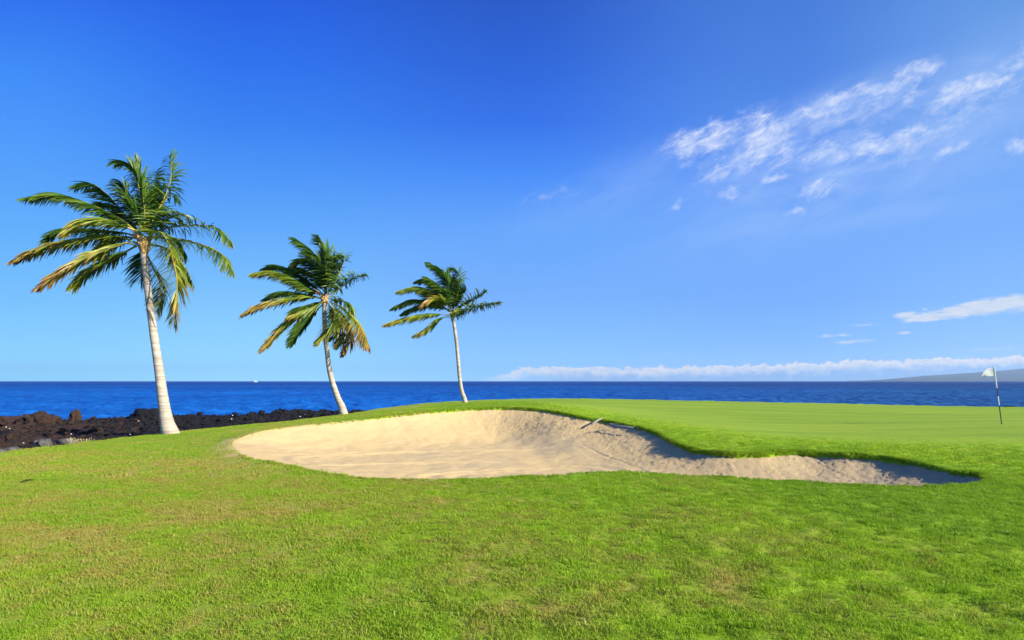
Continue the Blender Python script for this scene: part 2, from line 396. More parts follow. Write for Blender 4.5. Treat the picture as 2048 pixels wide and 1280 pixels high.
# ------------------------------------------------------------------ grass blades (one mass nobody could count)
def tuft(name, nb, rad, h0, h1, w, seed):
    r = random.Random(seed); V = []; Fc = []
    for i in range(nb):
        a = r.uniform(0, 2*math.pi); q = rad*math.sqrt(r.random()); x, y = q*math.cos(a), q*math.sin(a)
        h = r.uniform(h0, h1); az = r.uniform(0, 2*math.pi); lean = r.uniform(.2, .95)*h
        lx, ly = math.cos(az)*lean-.25*h, math.sin(az)*lean
        fa = r.uniform(0, math.pi); wx, wy = math.cos(fa)*w/2, math.sin(fa)*w/2
        b = len(V)
        V += [(x-wx, y-wy, -.006), (x+wx, y+wy, -.006), (x+lx*.4-wx*.9, y+ly*.4-wy*.9, h*.62), (x+lx*.4+wx*.9, y+ly*.4+wy*.9, h*.62), (x+lx, y+ly, h)]
        Fc += [(b, b+1, b+3, b+2), (b+2, b+3, b+4)]
    me = bpy.data.meshes.new(name); me.from_pydata(V, [], Fc); me.materials.append(M_BLADE)
    return bpy.data.objects.new(name, me)
T_SHORT = tuft('turf_tuft', 46, .07, .012, .030, .0042, 1)
T_MID = tuft('turf_tuft', 40, .14, .014, .036, .008, 2)
T_LONG = tuft('fringe_tuft', 26, .07, .03, .085, .007, 3)
def scatter(dens, ylo, yhi, slope=.98, pad=5.5):
    W_ = slope*yhi+pad; n_ = int(dens*(yhi-ylo)*2*W_)
    x = RNG.uniform(-W_, W_, n_); y = RNG.uniform(ylo, yhi, n_); k = np.abs(x) < slope*y+pad
    return x[k], y[k]
def grass_points(kind):
    if kind == 'short': x, y = scatter(230, .4, 10.5)
    elif kind == 'mid': x, y = scatter(75, 10.5, 30)
    else:
        i = RNG.integers(0, len(RIMC), 9000); u = RNG.random(9000)[:,None]; p_ = RIMC[i]*(1-u)+RIMC[(i+1) % len(RIMC)]*u+RNG.normal(0, .06, (9000, 2))
        x, y = p_[:,0], p_[:,1]
    s = bunker_sdf(x, y); e = edge_sdf(x, y)
    g = sstep(.6, 4.5, s+.35*fbm(x*.9, y*.9, 3, 44))*sstep(0, 5, x+.25*(y-24))*sstep(13., 19.5, y+.14*x-.6+.5*fbm(x*.8, y*.8, 3, 45))
    k = (e < .1) & (s > (-.045 if kind == 'fringe' else -.02))
    if kind == 'mid': k &= RNG.random(len(x)) > g*1.02
    if kind != 'fringe':
        k &= RNG.random(len(x)) < np.clip(.93+.6*fbm(x*1.3, y*1.3, 3, 50), .45, 1)
    else: # ragged: more fringe along the far lip than along the worn left end
        far = sstep(11.5, 13, y+np.abs(x)*.12)*sstep(-7.6, -3, x); k &= RNG.random(len(x)) < .35+.65*far*np.clip(.8+.8*vnoise(x*1.7, y*1.7, 9), .2, 1)
    k &= RNG.random(len(x)) > worn_at(x, y, s)*.9
    x, y, s, g = x[k], y[k], s[k], g[k]
    z = land_z(x, y)+micro_z(x, y, s, g)+np.exp(-(s/.5)**2)*(.02*fbm(x*2.2, y*2.2, 3, 5)+.015)
    z = np.where(s < 0, z-2.0*np.clip(-s, 0, .3), z)
    sc = RNG.uniform(.75, 1.25, len(x))*(1+.45*np.clip(fbm(x*2.1, y*2.1, 3, 60), -.6, 1))
    if kind == 'mid': sc *= (1-.65*g)*(.9-.25*sstep(12, 20, y))
    if kind == 'fringe': sc *= .5+.18*sstep(11.5, 13.5, y)
    return np.c_[x, y, z], sc
def grass(kind, src, label):
    pts, sc = grass_points(kind)
    me = bpy.data.meshes.new('grass'); me.vertices.add(len(pts)); me.vertices.foreach_set('co', pts.astype(np.float32).ravel())
    a = me.attributes.new('sc', 'FLOAT', 'POINT'); a.data.foreach_set('value', sc.astype(np.float32))
    a = me.attributes.new('rz', 'FLOAT_VECTOR', 'POINT'); rz = np.zeros((len(pts), 3)); rz[:,2] = RNG.uniform(-1.2, 1.2, len(pts)) if kind == 'fringe' else RNG.uniform(-3.1, 3.1, len(pts))
    rz[:,:2] = RNG.normal(0, .08, (len(pts), 2)); a.data.foreach_set('vector', rz.astype(np.float32).ravel())
    o = link(bpy.data.objects.new('grass', me)); tag(o, label, 'grass', kind='stuff')
    ng = bpy.data.node_groups.new('grass_nodes', 'GeometryNodeTree')
    ng.interface.new_socket('Geometry', in_out='INPUT', socket_type='NodeSocketGeometry'); ng.interface.new_socket('Geometry', in_out='OUTPUT', socket_type='NodeSocketGeometry')
    N, L = ng.nodes, ng.links
    gi = N.new('NodeGroupInput'); go = N.new('NodeGroupOutput'); ip = N.new('GeometryNodeInstanceOnPoints'); oi = N.new('GeometryNodeObjectInfo'); oi.inputs['Object'].default_value = src
    oi.inputs['As Instance'].default_value = True
    a1 = N.new('GeometryNodeInputNamedAttribute'); a1.data_type = 'FLOAT'; a1.inputs[0].default_value = 'sc'
    a2 = N.new('GeometryNodeInputNamedAttribute'); a2.data_type = 'FLOAT_VECTOR'; a2.inputs[0].default_value = 'rz'
    L.new(gi.outputs[0], ip.inputs['Points']); L.new(oi.outputs['Geometry'], ip.inputs['Instance']); L.new(a1.outputs['Attribute'], ip.inputs['Scale'])
    er = N.new('FunctionNodeEulerToRotation'); L.new(a2.outputs['Attribute'], er.inputs[0]); L.new(er.outputs[0], ip.inputs['Rotation'])
    L.new(ip.outputs[0], go.inputs[0])
    md = o.modifiers.new('blades', 'NODES'); md.node_group = ng
    return o
grass('short', T_SHORT, 'short green grass blades of the lawn in front of the bunker')
grass('mid', T_MID, 'finer grass blades of the banks around and beyond the bunker')
grass('fringe', T_LONG, 'longer ragged grass fringe hanging over the bunker lip')

# ------------------------------------------------------------------ lava shore
SHORE = np.array([P(-500,836,92)[:2],P(-100,838,90)[:2],P(0,841,88)[:2],P(70,843,84)[:2],P(110,848,79)[:2],P(200,848,80)[:2],P(250,842,84)[:2],P(330,838,88)[:2],P(420,835,92)[:2],P(600,830,98)[:2],P(740,826,102)[:2],(-22,104),(-14,92),(-8,70),(0,62),(20,62),(50,52),(100,42),(100,20)])
SH = catmull(SHORE, 4)
SHc = np.vstack([SH, [(100,-40),(-160,-40),(-160,92)]])
def lava_grid(xa, ya, amp):
    X, Y = np.meshgrid(xa, ya); sd = poly_sdf(X, Y, SHc).reshape(X.shape); e = edge_sdf(X, Y)
    inl = np.clip(-sd, 0, 60)
    yy = np.hypot(X*.35, Y)
    z = np.interp(yy, [0,15,20,30,50,75,95,130], [-2.7,-2.75,-3.0,-3.6,-4.5,-5.2,-5.5,-5.6])
    z = np.where(sd > 0, -5.6-sd*.35, z-(.55*np.exp(-inl/3.)))
    a = amp*np.clip(Y/38, .35, 1)
    z = z+a*(.95*(ridged(X*.10, Y*.10, 6, 71)-.55)+.95*(ridged(X*.38, Y*.38, 5, 77)-.6)+.55*fbm(X*1.5, Y*1.5, 3, 79))
    z = np.minimum(z, np.where(e < .5, -3.3, 9))   # stays under the lawn
    return X, Y, z+CZ
X, Y, Zl = lava_grid(np.arange(-112, -4, .30), np.arange(6, 116, .30), 1.0)
V = np.stack([X, Y, Zl], -1).reshape(-1, 3); E1 = edge_sdf(X, Y).ravel()
V, Fq, _ = compact(V, grid_faces(*X.shape), (E1 > -3), {})
o = mesh_obj('lava_ground', V, Fq, M_LAVA); tag(o, 'rough dark lava flow between the lawn and the sea', 'lava', kind='structure')
def lava_z(x, y):
    j = int(np.clip(round((x+112)/.30), 0, X.shape[1]-1)); i = int(np.clip(round((y-6)/.30), 0, X.shape[0]-1)); return float(Zl[i, j])
# low rocks on the hidden sea side
def rock(seed, sx, sy, sz, rough=.35, sub=3):
    import bmesh
    bm = bmesh.new(); bmesh.ops.create_icosphere(bm, subdivisions=sub, radius=1)
    r = random.Random(seed); o1 = r.random()*50
    P0 = np.array([v.co[:] for v in bm.verts])
    f = np.array([[vv.index for vv in fa.verts] for fa in bm.faces]); bm.free()
    n1 = fbm(P0[:,0]*1.7+P0[:,2]*1.1+o1, P0[:,1]*1.7-P0[:,2]*1.3+o1, 4, seed, .68); n2 = ridged(P0[:,0]*2+o1, P0[:,1]*2+P0[:,2]*2.3, 3, seed+5)-.5
    k = 1+rough*n1*1.5+rough*.5*n2
    Q = P0*k[:,None]; Q = np.sign(Q)*np.abs(Q)**.85
    Q[:,2] = np.maximum(Q[:,2], -.55)
    return Q*np.array([sx, sy, sz]), f
# rubble: clinker thrown over the flow
protos = [rock(900+i, 1, 1, .8, .95, 2) for i in range(7)]
VV = []; FF = []; nb = 0
def put_rubble(x, y, r, zz):
    global nb
    v, f = protos[random.randrange(7)]; a = random.uniform(0, 6.28); c_, s_ = math.cos(a), math.sin(a)
    R = np.array([[c_, -s_, 0], [s_, c_, 0], [0, 0, 1]]); sc = np.array([random.uniform(.7, 1.4), random.uniform(.7, 1.3), random.uniform(.6, 1.2)])*r
    q = (v*sc)@R.T+np.array([x, y, zz+r*.25]); VV.append(q); FF.append(f+nb); nb += len(q)
cnt = 0
while cnt < 3200:
    d = 13+90*random.random()**.8; u = random.uniform(-.98, -.18); x = u*d
    if edge_sdf(np.array([x]), np.array([d]))[0] < .3 or poly_sdf([x], [d], SHc)[0] > -.5: continue
    put_rubble(x, d, random.choice((.08,.12,.17,.25))*(.5+d/85), lava_z(x, d)); cnt += 1
for i in range(170):
    d = random.uniform(84, 103); x = d*random.uniform(-.42, -.245); put_rubble(x, d, random.uniform(.2, .5), CZ-5.45)
for i in range(260):   # rocks seen over the back edge of the green
    x = random.uniform(2, 52); y = np.interp(x, [0,26,36,60], [58,52,46,42])+random.uniform(-2, 4); put_rubble(x, y, random.uniform(.3, .8), CZ-5.6)
o = mesh_obj('lava_rubble', np.vstack(VV), np.vstack(FF), M_LAVA); tag(o, 'loose dark clinker strewn over the lava flow', 'rubble', kind='stuff')

def place_rock(name, px, py, d, sx, sy, sz, m_, seed, label, cat, group=None, rough=.35, sink=.0):
    p_ = P(px, py, d); v, f = rock(seed, sx, sy, sz, rough, 4)
    o = mesh_obj(name, v, f, m_); o.location = (p_[0], p_[1], p_[2]-sink); return tag(o, label, cat, group)
place_rock('rock_pillar', 151, 840, 70, .55, .55, 1.25, M_LAVAB, 31, 'brown upright lava stump standing alone against the sea', 'rock', rough=.42)
place_rock('rock_outcrop', 80, 847, 62, 1.75, 1.6, 1.05, M_LAVAB, 32, 'broad brown lava outcrop with a squared top at the waterline', 'rock', rough=.55)
place_rock('rock_outcrop', 15, 848, 66, 3.0, 2.2, .85, M_LAVAB, 38, 'low brown lava ridge running out of the picture beside the squared outcrop', 'rock', rough=.55)
place_rock('lava_mound', 304, 837, 78, 2.3, 2.2, 1.3, M_LAVAD, 33, 'black rounded lava mound by the thick trunk of the tallest palm', 'rock', rough=.45)
place_rock('boulder', 88, 888, 18.5, .20, .2, .16, M_GREYROCK, 41, 'large angular grey boulder at the lawn edge, tallest of the grey ones', 'rock', 'grey boulders along the lawn edge')
place_rock('boulder', 76, 886, 19.5, .12, .15, .11, M_GREYROCK, 42, 'small pale grey boulder touching the tallest grey one', 'rock', 'grey boulders along the lawn edge')
place_rock('boulder', 132, 884, 18.3, .26, .2, .11, M_GREYROCK, 43, 'long low pale boulder beside the dry grass clump', 'rock', 'grey boulders along the lawn edge')
place_rock('boulder', 24, 900, 17.0, .17, .2, .09, M_GREYROCK, 44, 'flat grey boulder on the lawn edge nearest the picture border but one', 'rock', 'grey boulders along the lawn edge')
place_rock('boulder', 5, 905, 16.8, .14, .2, .10, M_GREYROCK, 45, 'grey boulder cut by the left border of the picture', 'rock', 'grey boulders along the lawn edge')
place_rock('boulder', 50, 895, 17.6, .16, .2, .08, M_LAVAD, 46, 'black low boulder between the grey ones at the lawn edge', 'rock', 'grey boulders along the lawn edge')
for i, (px, py, d) in enumerate(((12,854,46),(19,857,44),(47,886,21),(142,868,31),(16,898,19),(277,842,60),(465,831,70),(463,838,60),(260,869,29),(610,830,80),(600,833,70),(655,828,85))):
    x, y, _ = P(px, py, d); r = .00085*d
    v, f = rock(60+i, r*1.6, r, r*.9, .3, 1); o = mesh_obj('coral_stone', v, f, M_CORAL); o.location = (x, y, P(px, py, d)[2]); tag(o, 'small white coral stone lying on the dark lava', 'stone', 'white coral stones on the lava')
for i, (px, w, lb) in enumerate(((2015, .11, 'wider of two dark rocks peeping over the far edge of the green'), (2026, .07, 'narrower of two dark rocks peeping over the far edge of the green'))):
    place_rock('rock', px, 815.5, 41.5, w*2, .3, .12, M_LAVAD, 80+i, lb, 'rock', 'dark rocks behind the green')

# sea, island
SEA_R = 17000.
yr = np.concatenate([np.arange(60, 260, .8), 260*np.exp(np.arange(0, 2.2, .0042)), np.geomspace(2400, SEA_R, 30)]); ur = np.linspace(-1.25, 1.25, 700)
Yw = np.repeat(yr[:,None], len(ur), 1); Xw = yr[:,None]*ur[None]
amp = sstep(2600, 700, Yw)
Zw = amp*(.6*vnoise(Xw*.085+Yw*.03, Yw*.11-Xw*.02, 201)+.48*vnoise(Xw*.21, Yw*.26, 202)*sstep(1400, 300, Yw)+.22*vnoise(Xw*.55, Yw*.62, 203)*sstep(420, 120, Yw))
V = np.vstack([np.stack([Xw, Yw, Zw], -1).reshape(-1, 3), [(-SEA_R,-3000,-1.0),(SEA_R,-3000,-1.0),(SEA_R,SEA_R,-1.0),(-SEA_R,SEA_R,-1.0)]])
FQ = grid_faces(*Xw.shape); FQ = np.vstack([FQ, [[Xw.size+k for k in range(4)]]])
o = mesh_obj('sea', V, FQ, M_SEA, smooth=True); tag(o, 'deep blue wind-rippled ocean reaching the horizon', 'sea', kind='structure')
m, n, out = mat('island_slope')
p = n.pos(); a = n.noise(n.vmul(p, (.0008, .0008, .024)), 1, 5, .6); b = n.noise(p, .003, 4)
c = n.mix(n.mapr(a, .35, .65), (.050, .060, .090), (.105, .090, .090)); c = n.mix(n.mapr(b, .4, .6, 0, .6), c, (.06, .08, .08))  # bluish tint carries part of the distance haze in the slope colour
pbr(n, out, c, .95, None, .05); M_ISLE = m
D0 = 11000.
prof = [(1690,0),(1730,1.0),(1765,3),(1800,6.3),(1850,11.5),(1900,14.5),(1950,18),(2000,22),(2037,26),(2090,28),(2200,30),(2400,31),(2700,30),(3200,22),(3800,8)]
px_ = np.linspace(1690, 3800, 420); hh = np.interp(px_, [a_[0] for a_ in prof], [a_[1] for a_ in prof])
rows = 26; VV = []
for j in range(rows):
    q = j/(rows-1); d = D0+q*4500; hfac = q if q < .8 else .8+.2*(1-((q-.8)/.2)**2)
    xx = (px_-1024)/F*D0*(1+q*.10)+q*1500*0; prof_h = hh/F*(D0+.8*4500)*hfac/.8*.8
    xq = (px_-1024)/F*d
    rid = 1+.05*fbm(px_*.02, px_*0+q*5, 4, 91)
    VV.append(np.c_[xq, np.full(len(px_), d), np.where(hh > 0, prof_h*.93*rid+6*q, -5)+(-3 if j == 0 else 0)])
o = mesh_obj('distant_hills', np.vstack(VV), grid_faces(rows, 420), M_ISLE, smooth=True); tag(o, 'low hazy island slope rising on the far side of the sea', 'hills', kind='structure')

# ------------------------------------------------------------------ palms
def frond_mesh(pts, D, fdep, age, Lmax, seed, wind=(-.42, .10, .04), sparse=1.0, root=(0,0,0), petiole=.13):
    r = random.Random(seed); rr = lambda a, b: r.uniform(a, b)
    pts = np.array(pts, float); C = catmull(pts, 14); seg = np.r_[0, np.cumsum(np.linalg.norm(np.diff(C, axis=0), axis=1))]; L2 = seg[-1]
    n_ = 46; t = np.linspace(0, 1, n_); px = np.interp(t*L2, seg, C[:,0]); py = np.interp(t*L2, seg, C[:,1])
    size = L2/F*D; dep = D+fdep*size*.6*np.sin(t*1.35)/math.sin(1.35)
    W3 = [Vector(P(a, b, d)) for a, b, d in zip(px, py, dep)]
    mb = MB()
    rad = [max(.006, .035*(1-.9*k/(n_-1))) for k in range(n_)]; rad[0] = .05
    v, f = tube(W3, rad, 5)
    k = len(v); tv = [min(1, .52+.25*age*(i//5)/n_) for i in range(k)]
    mb.add(v, f, tone=tv, rv=[.7]*k)
    wind = Vector(wind); up = Vector((0,0,1))
    nl = int(80*size/3.5*sparse)+18
    for i in range(nl):
        u = petiole+(1-petiole)*(i+.5)/nl
        for sd in (-1, 1):
            uu = min(.999, max(.02, u+rr(-.006, .006))); q = uu*(n_-1); i0 = int(q); fr_ = q-i0
            p0 = W3[i0].lerp(W3[min(i0+1, n_-1)], fr_)
            T = (W3[min(i0+2, n_-1)]-W3[max(i0-1, 0)]).normalized()
            S = T.cross(up)
            if S.length < .35: S = S*1.0+T.cross(Vector((0,1,0)))*(.5)
            S.normalize(); Nn = S.cross(T).normalized()
            w_ = (uu-petiole)/(1-petiole)
            L = Lmax*float(np.interp(w_, [0,.12,.4,.75,1], [.45,.85,1,.78,.40]))*rr(.75, 1.12)
            if r.random() < .05: L *= .5
            fw = .55+.55*w_+rr(-.12, .15)
            dr = (S*sd*rr(.55, .95)+T*fw*.85+Nn*rr(.0, .3)+wind*rr(.6, 1.7)).normalized()
            grav = rr(.45, .95)
            w0 = .00115*D*rr(.7, 1.3); p = p0.copy(); V = []; ns = 4
            wd = T.cross(dr)
            wd = (T*.6+Nn*.8*sd+Vector((rr(-.3,.3), rr(-.3,.3), rr(-.3,.3)))).normalized(); wd = (wd-dr*wd.dot(dr)).normalized()
            for j in range(ns+1):
                ww = w0*(.55, 1, .95, .7, .12)[j]
                V += [p-wd*ww, p+wd*ww]
                dr = (dr+Vector((0,0,-1))*grav*.33+wind*.16).normalized(); p = p+dr*(L/ns)
            Fc = [(2*j, 2*j+1, 2*j+3, 2*j+2) for j in range(ns)]
            tone = min(1, max(0, rr(-.05, .20)+age*(.22+.74*w_)*rr(.75, 1.15)))
            tv = [min(1, tone+(.10+.35*age)*(j/ns)**2*rr(.6, 1.2)) for j in range(ns+1) for _ in (0, 1)]
            rv = rr(.1, .9); mb.add(V, Fc, tone=tv, rv=[rv]*len(V))
    return mb
def make_palm(label, trunk, D, crown, fronds, Lmax, seed, zoomf, stalks):
    base = P(*trunk[0][:2], D); root = thing('palm_tree', base, label, 'palm tree', 'wind-blown coconut palms')
    tc = np.array([(a, b) for a, b, _ in trunk], float); C = catmull(np.c_[tc, [w for *_, w in trunk]], 30)
    W3 = []; R = []; acc = 0
    hb = 0; rr = random.Random(seed)
    for i, (a, b, w) in enumerate(C):
        W3.append(Vector(P(a, b, D))-Vector(base)); R.append(w/2/F*D*(1+.028*math.sin(i*2.1)+.02*rr.uniform(-1, 1)))
    W3.insert(0, W3[0]+Vector((.03, 0, -.35))); R.insert(0, R[0]*1.15)
    v, f = tube(W3, R, 20); mb = MB(); mb.add(v, f); mb.build('trunk', M_TRUNK, root, True)
    c = Vector(P(*crown, D))-Vector(base); s_ = D/20.
    # sheaths: overlapping leaf bases round the head
    mb = MB()
    for k in range(22):
        a = k*2.399; h = -.20+.34*k/22; ro = .10; o0 = c+Vector((math.cos(a)*ro*.6, math.sin(a)*ro*.6, h-.18)); o1 = c+Vector((math.cos(a)*ro*1.5, math.sin(a)*ro*1.5, h+.06)); o2 = c+Vector((math.cos(a)*ro*2.0, math.sin(a)*ro*2.0, h+.16))
        v, f = tube([o0, o1, o2], [.05, .05, .02], 7); mb.add(v, f)
    v, f = tube([c+Vector((0,0,-.5)), c+Vector((0,0,-.2)), c+Vector((0,0,.1)), c+Vector((0,0,.3))], [.10, .13, .12, .04], 12); mb.add(v, f)
    mb.build('leaf_sheath', M_SHEATH, root, True)
    for k in range(stalks):
        a = rr.uniform(2.2, 4.2) if k % 2 else rr.uniform(-1, 1); ln = rr.uniform(.35, .6); mb = MB()
        for q in range(7):
            b_ = a+rr.uniform(-.35, .35); e_ = rr.uniform(.3, 1.0)
            o1 = c+Vector((math.cos(b_)*.15, math.sin(b_)*.15-.05, .1)); o2 = o1+Vector((math.cos(b_)*ln*.6, math.sin(b_)*ln*.4-.08, ln*e_)); 
            v, f = tube([o1, (o1+o2)/2+Vector((0,0,.05)), o2], [.016, .013, .006], 5); mb.add(v, f)
        mb.build('flower_stalk', M_STALK, root)
    zx, zy, zs = zoomf
    for i, (pl, fd, age) in enumerate(fronds):
        pts = [(zx+a/zs, zy+b/zs) for a, b in pl]
        mb = frond_mesh(pts, D, fd, age, Lmax, seed*100+i); mb.build('frond', M_FROND, root, False, base)
    return root

palm1 = [([(985,640),(830,510),(600,400),(400,345),(185,370)],-.35,.12),([(980,620),(880,500),(760,360),(640,270),(530,290)],.3,.0),
 ([(980,600),(985,420),(950,250),(890,130),(810,125)],-.2,.05),([(985,600),(990,400),(962,220),(945,110)],.3,.15),([(1000,600),(1040,420),(1060,300),(1085,180)],.5,.1),
 ([(1010,600),(1110,420),(1180,250),(1180,75)],.2,.12),([(1010,600),(1110,430),(1180,350),(1235,375)],.5,.0),([(1030,620),(1130,530),(1220,480),(1280,480)],-.4,.25),
 ([(1040,610),(1180,570),(1350,555),(1500,575),(1600,670)],.2,.2),([(1040,640),(1200,650),(1400,690),(1540,760),(1610,870)],-.1,.25),
 ([(1040,690),(1150,720),(1210,850),(1225,1000),(1210,1240)],-.6,.55),([(1050,690),(1180,730),(1270,830),(1315,950)],.3,.3),([(1010,740),(1060,850),(1110,980),(1090,1160)],.7,.35),
 ([(960,600),(850,560),(700,520),(580,530),(460,610)],-.8,.42),([(960,630),(800,600),(550,580),(400,600),(320,665)],.4,.05),
 ([(950,680),(800,630),(600,650),(350,700),(110,800)],-.2,.55),([(950,700),(870,680),(700,740),(500,840),(280,985)],-.5,.72),([(940,700),(870,740),(750,810),(620,880),(515,990)],.4,.35),
 ([(1000,600),(940,420),(880,320),(830,250)],.6,.0),([(1000,600),(1040,460),(1010,320)],.1,.05),([(965,620),(890,520),(790,430),(700,400)],.6,.0),
 ([(1020,640),(1100,600),(1160,670),(1190,760)],-.8,.35),([(1000,700),(980,800),(975,950)],.8,.1),([(1040,650),(1120,620),(1230,670),(1290,760)],.5,.1),
 ([(990,600),(930,470),(880,380),(860,300)],-.5,.08),([(1000,590),(1000,450),(985,330)],-.4,.12),([(1000,600),(1070,480),(1110,380)],.7,.05),([(960,650),(870,640),(760,690),(690,790)],.7,.3)]
palm2 = [([(580,470),(480,420),(370,350),(260,315),(150,328)],-.4,.30),([(575,460),(500,390),(400,320),(300,280),(220,292)],.3,.0),([(580,450),(560,300),(500,190),(400,115)],-.3,.08),
 ([(585,450),(600,300),(590,190),(540,100)],.2,.1),([(585,440),(560,320),(470,240),(385,280)],.3,.0),([(600,440),(640,380),(680,290),(700,225),(650,222)],.1,.12),
 ([(610,470),(680,410),(760,350),(830,335)],.0,.2),([(570,480),(450,450),(330,440),(225,480)],.4,.02),([(570,480),(450,468),(300,490),(180,525),(95,570)],-.4,.62),
 ([(570,500),(460,560),(350,640),(270,720),(205,785)],-.1,.55),([(570,510),(500,580),(430,670),(380,755)],.4,.1),([(590,500),(640,570),(610,670),(545,740)],-1.0,.42),
 ([(600,510),(660,600),(690,690),(665,760)],.1,.45),([(610,500),(700,545),(790,650),(845,770)],-.4,.66),([(620,510),(700,590),(745,690),(705,810)],.2,.8),
 ([(610,495),(680,490),(740,520),(750,575)],.2,.3),([(580,450),(520,350),(450,300),(400,295)],.6,.0),([(600,440),(610,350),(630,270),(600,200)],.5,.03),
 ([(590,470),(530,530),(460,560),(375,585)],-.6,.45),([(600,520),(640,620),(650,700),(625,715)],.6,.15),([(585,450),(550,350),(520,270),(470,200)],.2,.03),([(590,450),(590,340),(575,250),(560,190)],-.4,.08),([(580,460),(500,420),(430,380),(350,350)],.8,.0),([(570,490),(500,520),(430,540),(380,590)],.5,.2)]
palm3 = [([(1350,560),(1330,420),(1290,320),(1215,262)],-.2,.06),([(1360,550),(1385,420),(1392,340),(1370,300),(1335,318)],.1,.03),([(1345,540),(1290,440),(1220,370),(1145,372)],.1,.05),
 ([(1340,530),(1260,450),(1150,410),(1035,435)],-.3,.22),([(1340,550),(1240,500),(1120,492),(1000,537)],.1,.2),([(1340,545),(1290,478),(1230,485),(1180,520)],-.8,.66),
 ([(1335,580),(1240,575),(1100,595),(955,635)],-.2,.45),([(1335,590),(1290,600),(1220,660),(1140,700)],.1,.5),([(1370,560),(1440,510),(1500,480),(1560,440)],.3,.2),
 ([(1380,580),(1460,545),(1560,520),(1645,505)],-.1,.35),([(1370,550),(1400,480),(1430,440),(1440,420)],.5,.05),([(1365,590),(1400,580),(1425,560)],-.5,.3),
 ([(1350,550),(1320,450),(1260,390),(1200,350)],-.5,.1),([(1340,560),(1260,520),(1180,520),(1060,570)],.4,.1),([(1355,540),(1360,430),(1340,350),(1260,282)],.4,.0),
 ([(1360,540),(1375,440),(1350,360),(1300,310)],.5,.0),([(1360,550),(1390,450),(1400,370)],-.3,.05),([(1345,560),(1270,500),(1200,440),(1150,420)],.6,.03)]
make_palm('tallest and thickest leaning palm with brown-tipped fronds, beside the lava', [(341,868,33),(334,845,26),(328,812,21),(318,740,16.5),(307,665,14.5),(297,590,13),(290,530,12.5),(287,500,14)], 19.7, (288,488), palm1, .90, 1, (0,290,3.46), 2)
make_palm('middle-sized curved palm with orange hanging fronds, trunk over the lava tip', [(689,832,17),(683,812,14),(676.5,798,12),(665,765,10.5),(658,735,9.5),(654,702,9),(651,680,8.5),(649,640,8.5),(649,608,9)], 32.5, (649,598), palm2, 1.16, 2, (460,440,3.048), 3)
make_palm('smallest slim palm swept by wind on the crest behind the bunker', [(931,808,11),(928,795,9),(924,784,8),(920,761.5,7.3),(916,719,6.8),(913,686,6.5),(909,656,6.3),(906,634,6.5)], 40, (905,628), palm3, 1.16, 3, (460,440,3.048), 1)

# ------------------------------------------------------------------ flagstick
M_WHITE = simple('white_paint', (.80, .80, .78), .35, .5, .04)
M_BLACK = simple('black_paint', (.018, .02, .03), .4, .5, .1)
m, n, out = mat('flag_cloth')
d = n.new('ShaderNodeBsdfDiffuse'); d.inputs[0].default_value = (.80, .82, .80, 1); t = n.new('ShaderNodeBsdfTranslucent'); t.inputs[0].default_value = (.80, .82, .80, 1)
mx = n.new('ShaderNodeMixShader'); mx.inputs[0].default_value = .4; n.l.new(d.outputs[0], mx.inputs[1]); n.l.new(t.outputs[0], mx.inputs[2]); n.l.new(mx.outputs[0], out.inputs['Surface']); M_FLAG = m
FD = 21.4; fb = P(2003.5,848.5,FD); fz = land_z(np.array([fb[0]]), np.array([FD]))[0]
fl = thing('golf_flagstick', (fb[0], FD, fz), 'thin leaning golf flagstick with black and white bands on the green', 'flagstick')
def fp(py): # point on the stick
    return Vector(P(1988+(py-734)*(15.5/114.5), py, FD))-Vector((fb[0], FD, fz))
mb = MB(); fm = []
bands = [(734,776,0),(776,792.5,1),(792.5,810.5,0),(810.5,852,1)]
for a_, b_, mi in bands:
    r0 = .019-.004*(a_-734)/114; v, f = tube([fp(a_), fp(b_)], [r0, r0-.001], 10); mb.add(v, f); fm += [mi]*len(f)
mesh_obj('pole', mb.v, mb.f, parent=fl, mats=[M_WHITE, M_BLACK], fmat=fm)
v, f = tube([fp(732.5), fp(734)], [.012, .02], 10); mb = MB(); mb.add(v, f); mb.build('finial', M_WHITE, fl)
out2 = [(1988,736),(1982,736.3),(1977,736.2),(1972,738.5),(1967,743.5),(1963.8,750),(1963.3,753.5)]
bot = [(1990,752.5),(1985,752.6),(1980,752.8),(1975,753),(1970,753.3),(1966,753.8),(1963.3,754.2)]
top = catmull(out2, 4); bt = catmull(bot, 4); V = []; R_ = 10
for i in range(len(top)):
    for j in range(R_+1):
        q = j/R_; p_ = top[i]*(1-q)+bt[i]*q; w_ = i/(len(top)-1)
        V.append(Vector(P(p_[0], p_[1], FD+.03*math.sin(w_*6+q*2.2)*w_+.05*w_))-Vector((fb[0], FD, fz)))
nn = len(top); FQ = grid_faces(nn, R_+1)
flag = mesh_obj('flag', V, FQ, M_FLAG, fl, True)
sm_ = flag.modifiers.new('th', 'SOLIDIFY'); sm_.thickness = .004
hole = thing('golf_hole', (fb[0], FD, fz), 'golf hole cup in the green at the foot of the flagstick', 'golf hole')
th = np.linspace(0, 2*np.pi, 25)[:-1]; V = [(.054*math.cos(a_), .054*math.sin(a_), .006) for a_ in th]+[(.050*math.cos(a_), .050*math.sin(a_), .006) for a_ in th]+[(.050*math.cos(a_), .050*math.sin(a_), -.10) for a_ in th]
FQ = [(k, (k+1)%24, 24+(k+1)%24, 24+k) for k in range(24)]+[(24+k, 24+(k+1)%24, 48+(k+1)%24, 48+k) for k in range(24)]+[tuple(48+k for k in range(24))]
mesh_obj('cup', V, FQ, M_BLACK, hole)

